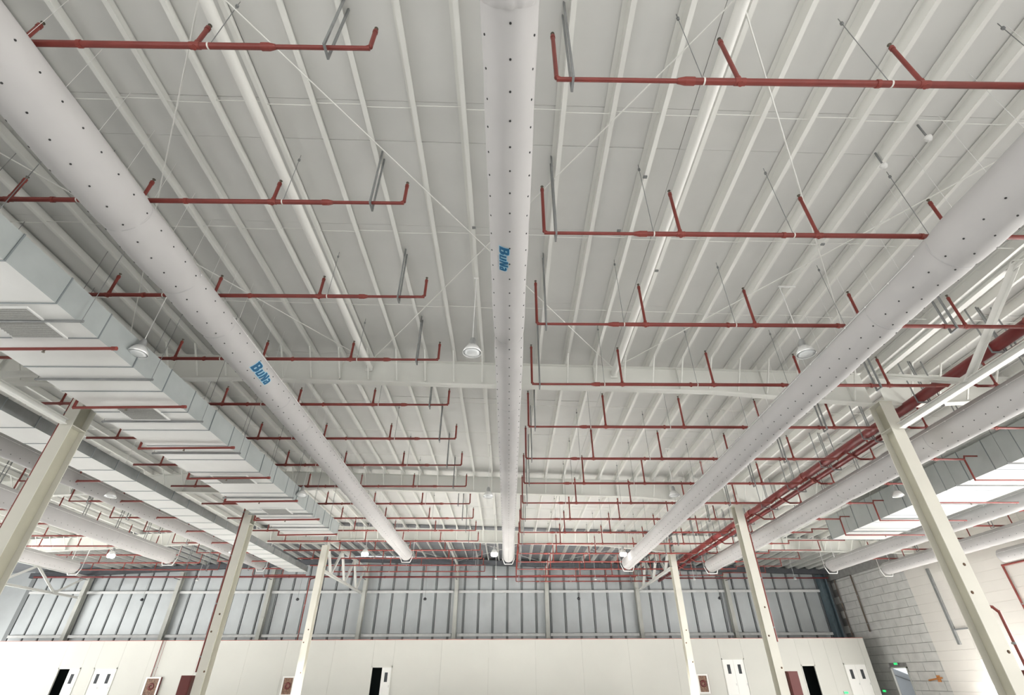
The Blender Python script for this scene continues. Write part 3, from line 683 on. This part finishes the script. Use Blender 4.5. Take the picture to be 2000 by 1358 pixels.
l0 = lamp(-0.97, 10.42, 6.95, False); l1 = lamp(-0.97, 34.5, 6.95, True); ls = lamp(-1.09, 44.8, 6.95, False, True)
l0['label'] = 'unlit round hanging lamp left of the middle duct, nearest the camera'
l1['label'] = 'lit hanging lamp left of the far end of the middle duct'
ls['label'] = 'small unlit lamp hanging before the end wall at the centre'
for (x, y, lb) in ((7.65, 10.4, 'unlit round hanging lamp against the right fabric duct, nearest the camera'), (-9.5, 10.55, 'unlit round hanging lamp before the left galvanised duct, nearest the camera'),
                   (-0.96, 22.35, 'unlit hanging lamp left of the middle duct, second from the camera'), (7.58, 22.2, 'unlit hanging lamp left of the right duct, second from the camera'), (-9.45, 22.25, 'unlit hanging lamp beside the left galvanised duct, second from the camera'),
                   (18.0, 22.2, 'unlit hanging lamp in the right bay before the galvanised duct'), (-18.1, 22.4, 'unlit hanging lamp in the left bay under the fabric duct, nearer'), (-18.2, 34.4, 'unlit hanging lamp in the left bay beside the second left column')):
    lamp(x, y, 6.95, False)['label'] = lb
for (x, y, lb) in ((7.63, 34.5, 'lit hanging lamp beside the end of the right fabric duct'), (-9.5, 34.4, 'lit hanging lamp right of the third left column'), (-26.3, 34.8, 'lit hanging lamp alone in the left bay')):
    lamp(x, y, 6.95, True)['label'] = lb
for (x, y, lb) in ((7.38, 45.27, 'small unlit lamp hanging before the end wall, right of centre'), (15.88, 45.38, 'small unlit lamp hanging right of the third right column'), (24.52, 45.23, 'small unlit lamp hanging near the block wall corner'), (-26.2, 45.3, 'small unlit lamp hanging before the end wall at left')):
    lamp(x, y, 6.95, False, True)['label'] = lb

for x, y, lb in ((8.45, 5.69, 'white smoke detector on a short stem by the right purlins, nearer'), (7.96, 6.34, 'white smoke detector on a short stem by the right purlins, farther')):
    t = thing('smoke_detector', lb, 'detector', (x, y, 9.05))
    part('stem', MB().tube((x, y, 9.1), (x, y, zp(x)+PH+0.02), 0.02, 8), 'hanger_grey', t)
    part('sensor_head', MB().lathe([(0.001, -0.06), (0.05, -0.055), (0.07, -0.01), (0.075, 0.03), (0.05, 0.06), (0.001, 0.065)], 14, (x, y, 9.06)), 'hook_white', t)
for x, y in ((-0.94, 8.53), (7.99, 8.76), (2.71, 8.49), (3.0, 6.9), (4.02, 9.9)):
    part('purlin_clip', MB().box(x-0.03, x+0.06, y-0.03, y+0.03, zp(x)-0.035, zp(x)-0.002), 'hanger_grey', ceil)
# small dark devices hung before the end wall
dv = None
for x, lb in ((-7.67, 'second from the left lattice truss side'), (6.45, 'right of the central wall post'), (19.53, 'right of the third right column'), (-19.28, 'left of the third left column'), (-33.32, 'at far left')):
    if dv is None:
        dv = thing('pendant_device', '', 'device', (x, 50.0, 6.1), 'dark devices before the end wall')
        part('stem', MB().tube((x, 50.0, 6.2), (x, 50.0, 8.8), 0.012, 5), 'hanger_grey', dv)
        part('body', MB().lathe([(0.001, -0.12), (0.10, -0.10), (0.14, 0.0), (0.09, 0.10), (0.001, 0.14)], 10, (x, 50.0, 6.1)), 'dark_device', dv)
        part('bracket', MB().box(x-0.16, x+0.16, 49.97, 50.03, 6.08, 6.12), 'dark_device', dv)
        x0 = x; dv['label'] = 'small dark device hung before the end wall, left of the central wall post'
    else: copy_tree(dv, (x-x0, 0, 0), 'small dark device hung before the end wall, '+lb)

# ------------------------------------------------------------------ end wall
wb = struct('wall_back', MB().box(-45.5, XR+0.25, YB, YB+0.1, FLOOR, 9.9), 'wall_rib')
x = -45.0
while x < 30.4:
    x1 = min(x+1.36, 30.6)
    part('wall_panel', MB().poly_y([(x+0.10, FLOOR), (x1-0.10, FLOOR), (x1-0.10, zp(x1)), (x+0.10, zp(x))], 51.50, YB), 'wall_metal', wb)
    part('wall_rib', MB().box(x-0.035, x+0.035, 51.44, YB, FLOOR, zp(x)), 'wall_rib', wb)
    x = x1 if x1 < 30.6 else 99
for x in (-39.7, -31.1, -22.5, -13.6, -4.95, 3.6, 12.2, 20.85):
    part('wall_post', MB().box(x-0.17, x+0.17, 50.92, 50.95, FLOOR, zp(x)-0.45).box(x-0.014, x+0.014, 50.95, 51.4, FLOOR, zp(x)-0.45).box(x-0.17, x+0.17, 51.4, 51.43, FLOOR, zp(x)-0.45), 'wall_post', wb)
for z in (3.42, 6.98):
    for xa, xb in zip((-45, -39.7, -31.1, -22.5, -13.6, -4.95, 3.6, 12.2, 20.85), (-39.7, -31.1, -22.5, -13.6, -4.95, 3.6, 12.2, 20.85, 30.2)):
        part('girt', MB().box(xa+0.25, xb-0.25, 51.15, 51.42, z-0.02, z).box(xa+0.25, xb-0.25, 51.15, 51.165, z-0.24, z), 'girt', wb)
t = thing('corner_column', 'dark teal steel column in the far right corner', 'column', (30.12, 51.0, FLOOR))
part('flange', MB().box(29.80, 29.88, 50.6, 51.3, FLOOR, 8.2), 'teal_column', t)
part('flange', MB().box(30.36, 30.44, 50.6, 51.3, FLOOR, 8.2), 'teal_column', t)
part('web', MB().box(29.88, 30.36, 50.95, 50.98, FLOOR, 8.2), 'teal_column', t)

# ------------------------------------------------------------------ right wall: grey block masonry, then white panels
DY0, DY1, DZ = 45.05, 47.15, 0.62
wr = struct('wall_right', MB().box(XR+0.10, XR+0.25, 41.2, DY0, FLOOR, 8.9).box(XR+0.10, XR+0.25, DY1, YB+0.1, FLOOR, 8.9).box(XR+0.10, XR+0.25, DY0, DY1, DZ, 8.9), 'mortar')
part('panel_backing', MB().box(XR+0.10, XR+0.25, 37.6, 41.2, FLOOR, 8.9).box(XR+0.10, XR+0.25, 30.0, 37.6, 1.2, 8.9).box(XR+0.10, XR+0.25, 24.2, 30.0, FLOOR, 8.9).box(XR+0.10, XR+0.25, -0.2, 24.2, 2.7, 8.9).box(XR+0.10, XR+0.25, YF, -0.2, FLOOR, 8.9), 'panel_joint', wr)
z = FLOOR; row = 0
while z < 7.6:
    z1 = min(z+0.60, 7.7); off = [0.0, 0.9, 0.35, 1.25][row % 4]; y = YB-off
    while y > 41.2:
        y1 = max(y-1.8, 41.2)
        segs = [(y1, y)]
        if z < DZ-0.1:
            segs = [(a, c) for a, c in ((y1, min(y, DY0)), (max(y1, DY1), y)) if c-a > 0.1] if (y > DY0 and y1 < DY1) else segs
        for a, c in segs:
            j = random.uniform(0, 0.012)
            part('block', MB().box(XR-j, XR+0.12, a+0.014, c-0.014, z+0.014, z1-0.014), 'block', wr)
        y = y1
    z = z1; row += 1
z = FLOOR
while z < 8.2:
    z1 = z+0.6
    for a, c in ((37.6, 41.2), (30.0, 37.6), (24.2, 30.0), (12, 24.2), (-0.2, 12), (YF, -0.2)):
        if 30.0 <= a < 37.6 and z1 < 1.3: continue
        if -0.3 <= a < 24.2 and z1 < 2.8: continue  # unseen opening added for the right fill light
        part('panel', MB().box(XR-0.05, XR+0.12, a+(0.01 if a != 37.6 else 0), c-0.01, z+0.003, z1-0.003), 'white_panel', wr)
    z = z1
struct('trim_2', MB().box(XR-0.25, XR+0.12, 41.2, YB, 7.7, 8.75), 'mortar')
# lit side door in the block wall and its exit signs
dd = struct('door_7', MB().box(XR-0.03, XR+0.12, DY1-0.16, DY1, FLOOR, DZ).box(XR-0.03, XR+0.12, DY0, DY0+0.10, FLOOR, DZ).box(XR-0.03, XR+0.12, DY0, DY1, DZ-0.08, DZ), 'door_frame')
t = thing('outside_stair', 'grey sloping stair side seen outside through the lit side door', 'stair', (33.4, 48, FLOOR))
part('stringer', MB().add([(33.4, 44, FLOOR), (33.4, 56, FLOOR), (33.4, 56, 2.2), (33.4, 44, -1.1), (33.5, 44, FLOOR), (33.5, 56, FLOOR), (33.5, 56, 2.2), (33.5, 44, -1.1)], [(0,1,2,3),(4,7,6,5),(0,3,7,4),(1,5,6,2),(2,6,7,3),(0,4,5,1)]), 'outside_day', t)
part('rail', MB().bar((33.36, 44, -1.35), (33.36, 56, 1.5), 0.05, 0.05), 'hanger_grey', t)
def exit_sign(x, y, z, lb, face):
    t = thing('exit_sign', lb, 'sign', (x, y, z))
    if face == 'x':
        part('casing', MB().box(x, x+0.06, y-0.21, y+0.21, z-0.09, z+0.09), 'lamp_grey', t); part('lit_face', MB().box(x-0.012, x, y-0.19, y+0.19, z-0.07, z+0.07), 'exit_green', t)
    else:
        part('casing', MB().box(x-0.18, x+0.18, y, y+0.06, z-0.09, z+0.09), 'lamp_grey', t); part('lit_face', MB().box(x-0.16, x+0.16, y-0.012, y, z-0.07, z+0.07), 'exit_green', t)
exit_sign(XR-0.08, 46.1, 0.84, 'small green lit exit sign above the side door in the block wall', 'x')
exit_sign(XR-0.08, 48.7, -1.0, 'small green lit exit sign low at the partition corner', 'x')
exit_sign(26.6, 46.435, -1.05, 'small green lit exit sign between the two rightmost partition doors', 'y')
t = thing('wall_bracket', 'small orange pipe bracket on the block wall near the white panels', 'bracket', (XR-0.1, 42.0, -0.2))
part('arm', MB().tube((XR-0.12, 41.6, -0.1), (XR-0.12, 43.0, -0.25), 0.05, 8), 'orange', t); part('plate', MB().box(XR-0.06, XR, 41.9, 42.2, -0.35, 0.05), 'orange', t)

# ------------------------------------------------------------------ partition with its doors
YP, ZT, XPR = 46.5, 2.66, 29.42
OPEN = [(-35.45, -33.70, 0.86), (-32.68, -30.85, 0.86), (-10.88, -9.22, 0.86), (17.25, 19.10, 1.28), (23.62, 24.78, 0.82), (27.10, 28.95, 0.90)]
pw = struct('wall_partition', MB().box(-45.2, XPR, YP+0.09, YP+0.12, 1.4, ZT-0.02), 'partition')
xs = sorted(set([-45.2, XPR]+[v for o in OPEN for v in o[:2]]+[-41, -37.2, -28.6, -24.8, -21, -17.9, -14.1, -5.4, -1.6, 2.2, 6.0, 9.8, 13.6, 21.6, 26.0]))
for a, c in zip(xs, xs[1:]):
    zb = FLOOR
    for o in OPEN:
        if abs(a-o[0]) < 1e-6: zb = o[2]
    part('partition_panel', MB().box(a+0.004, c-0.004, YP, YP+0.09, zb, ZT), 'partition', pw)
part('partition_panel', MB().box(XPR-0.09, XPR, YP+0.1, 51.3, FLOOR, ZT), 'partition', pw)
part('roof_slab', MB().box(-45.2, XPR-0.09, YP+0.1, 51.3, ZT-0.1, ZT-0.02), 'partition', pw)
part('dark_backing', MB().box(-45.2, XPR-0.09, 49.0, 49.05, FLOOR, ZT-0.1), 'dark_room', pw)  # near-black sheet, painted as the unlit room behind the doors
part('cap_strip', MB().box(-45.2, XPR, YP-0.015, YP+0.1, ZT, ZT+0.035), 'partition_cap', pw, 'thin reddish capping along the top')
def door(i, x0, x1, zt, kind):
    d = struct('door_%d' % i, MB().box(x0, x0+0.07, YP-0.03, YP+0.1, FLOOR, zt).box(x1-0.07, x1, YP-0.03, YP+0.1, FLOOR, zt).box(x0, x1, YP-0.03, YP+0.1, zt-0.09, zt), 'door_frame')
    xm = (x0+x1)/2
    leaves = {'both': [(x0+0.07, xm-0.005), (xm+0.005, x1-0.07)], 'right': [(xm+0.02, x1-0.07)], 'none': []}[kind]
    for a, c in leaves:
        lf = part('door_leaf', MB().box(a, c, YP+0.02, YP+0.065, FLOOR+0.01, zt-0.09), 'door_white', d)
        mx = (a+c)/2
        part('vision_panel', MB().box(mx-0.12, mx+0.12, YP+0.008, YP+0.022, zt-1.05, zt-0.42), 'dark_glass', lf)
        part('door_handle', MB().bar((c-0.09, YP-0.02, -0.55), (c-0.09, YP-0.02, -0.40), 0.02, 0.02).bar((c-0.09, YP-0.02, -0.47), (c-0.09, YP+0.02, -0.47), 0.02, 0.02), 'lamp_grey', lf)
    return d
for i, (o, kd) in enumerate(zip(OPEN, ('right', 'both', 'right', 'both', 'none', 'both'))): door(i+1, *o, kd)
# fire hose cabinets
def hose_cab(x0, x1, lb):
    y = YP-0.02; zt = 0.22; zb = -1.05
    t = thing('hose_cabinet', lb, 'cabinet', (x0, y, zb))
    part('frame', MB().box(x0, x1, y-0.16, y-0.13, zt-0.1, zt).box(x0, x1, y-0.16, y-0.13, zb, zb+0.1).box(x0, x0+0.12, y-0.16, y-0.13, zb+0.1, zt-0.1).box(x1-0.12, x1, y-0.16, y-0.13, zb+0.1, zt-0.1), 'door_white', t)
    part('case', MB().box(x0+0.01, x1-0.01, y-0.13, y, zb+0.01, zt-0.01), 'hose_inside', t)
    part('side_plate', MB().box(x1-0.01, x1+0.03, y-0.13, y, zb+0.01, zt-0.01), 'red_cabinet', t)
    part('hose_reel', MB().lathe([(0.10, 0.0), (0.10, -0.025), (0.24, -0.025), (0.24, 0.0)], 16, ((x0+x1)/2, y-0.135, -0.40), 'y'), 'red_cabinet', t)
    return t
hose_cab(-28.25, -27.1, 'white framed fire hose cabinet on the partition at left')
hose_cab(-17.65, -16.7, 'white framed fire hose cabinet beside the third left column')
hose_cab(14.95, 15.85, 'white framed fire hose cabinet beside the third right column')
t = vpipe(-28.0, YP-0.06, 0.2, ZT+0.05, 0.03, 'red_pipe', 'thin red pipe down the partition to the left hose cabinet')
t = vpipe(-27.75, YP-0.06, 0.25, ZT+0.05, 0.012, 'red_pipe', 'thinnest red conduit down the partition beside the red pipe')
def red_cab(x, y, zt, lb):
    t = thing('fire_cabinet', lb, 'cabinet', (x, y, FLOOR))
    part('case', MB().box(x-0.24, x+0.24, y-0.2, y+0.1, FLOOR+0.5, zt), 'red_cabinet', t)
    part('door', MB().box(x-0.21, x+0.21, y-0.225, y-0.2, FLOOR+0.55, zt-0.05), 'red_cabinet', t)
    part('stand', MB().box(x-0.22, x+0.22, y-0.15, y+0.05, FLOOR, FLOOR+0.5), 'red_cabinet', t)
red_cab(-14.50, 26.9, 0.18, 'dark red fire cabinet beside the second left column')
red_cab(13.08, 26.9, 0.22, 'dark red fire cabinet beside the second right column')
red_cab(13.56, 14.9, 0.12, 'dark red fire cabinet beside the nearest right column')

# ------------------------------------------------------------------ unseen enclosing walls, with openings added to let fill light in
struct('wall_left', MB().box(XL-0.2, XL, YF, 2.0, FLOOR, 9.5).box(XL-0.2, XL, 42.0, YB, FLOOR, 9.5).box(XL-0.2, XL, 2.0, 42.0, 2.7, 9.5), 'white_panel')
struct('wall_front', MB().box(XL, -21, YF-0.2, YF, FLOOR, 9.9).box(19, XR+0.2, YF-0.2, YF, FLOOR, 9.9).box(-21, 19, YF-0.2, YF, 4.0, 9.9), 'white_panel')
struct('wall_back_left', MB().box(XL, -45.5, YB, YB+0.1, FLOOR, 9.9), 'wall_metal')
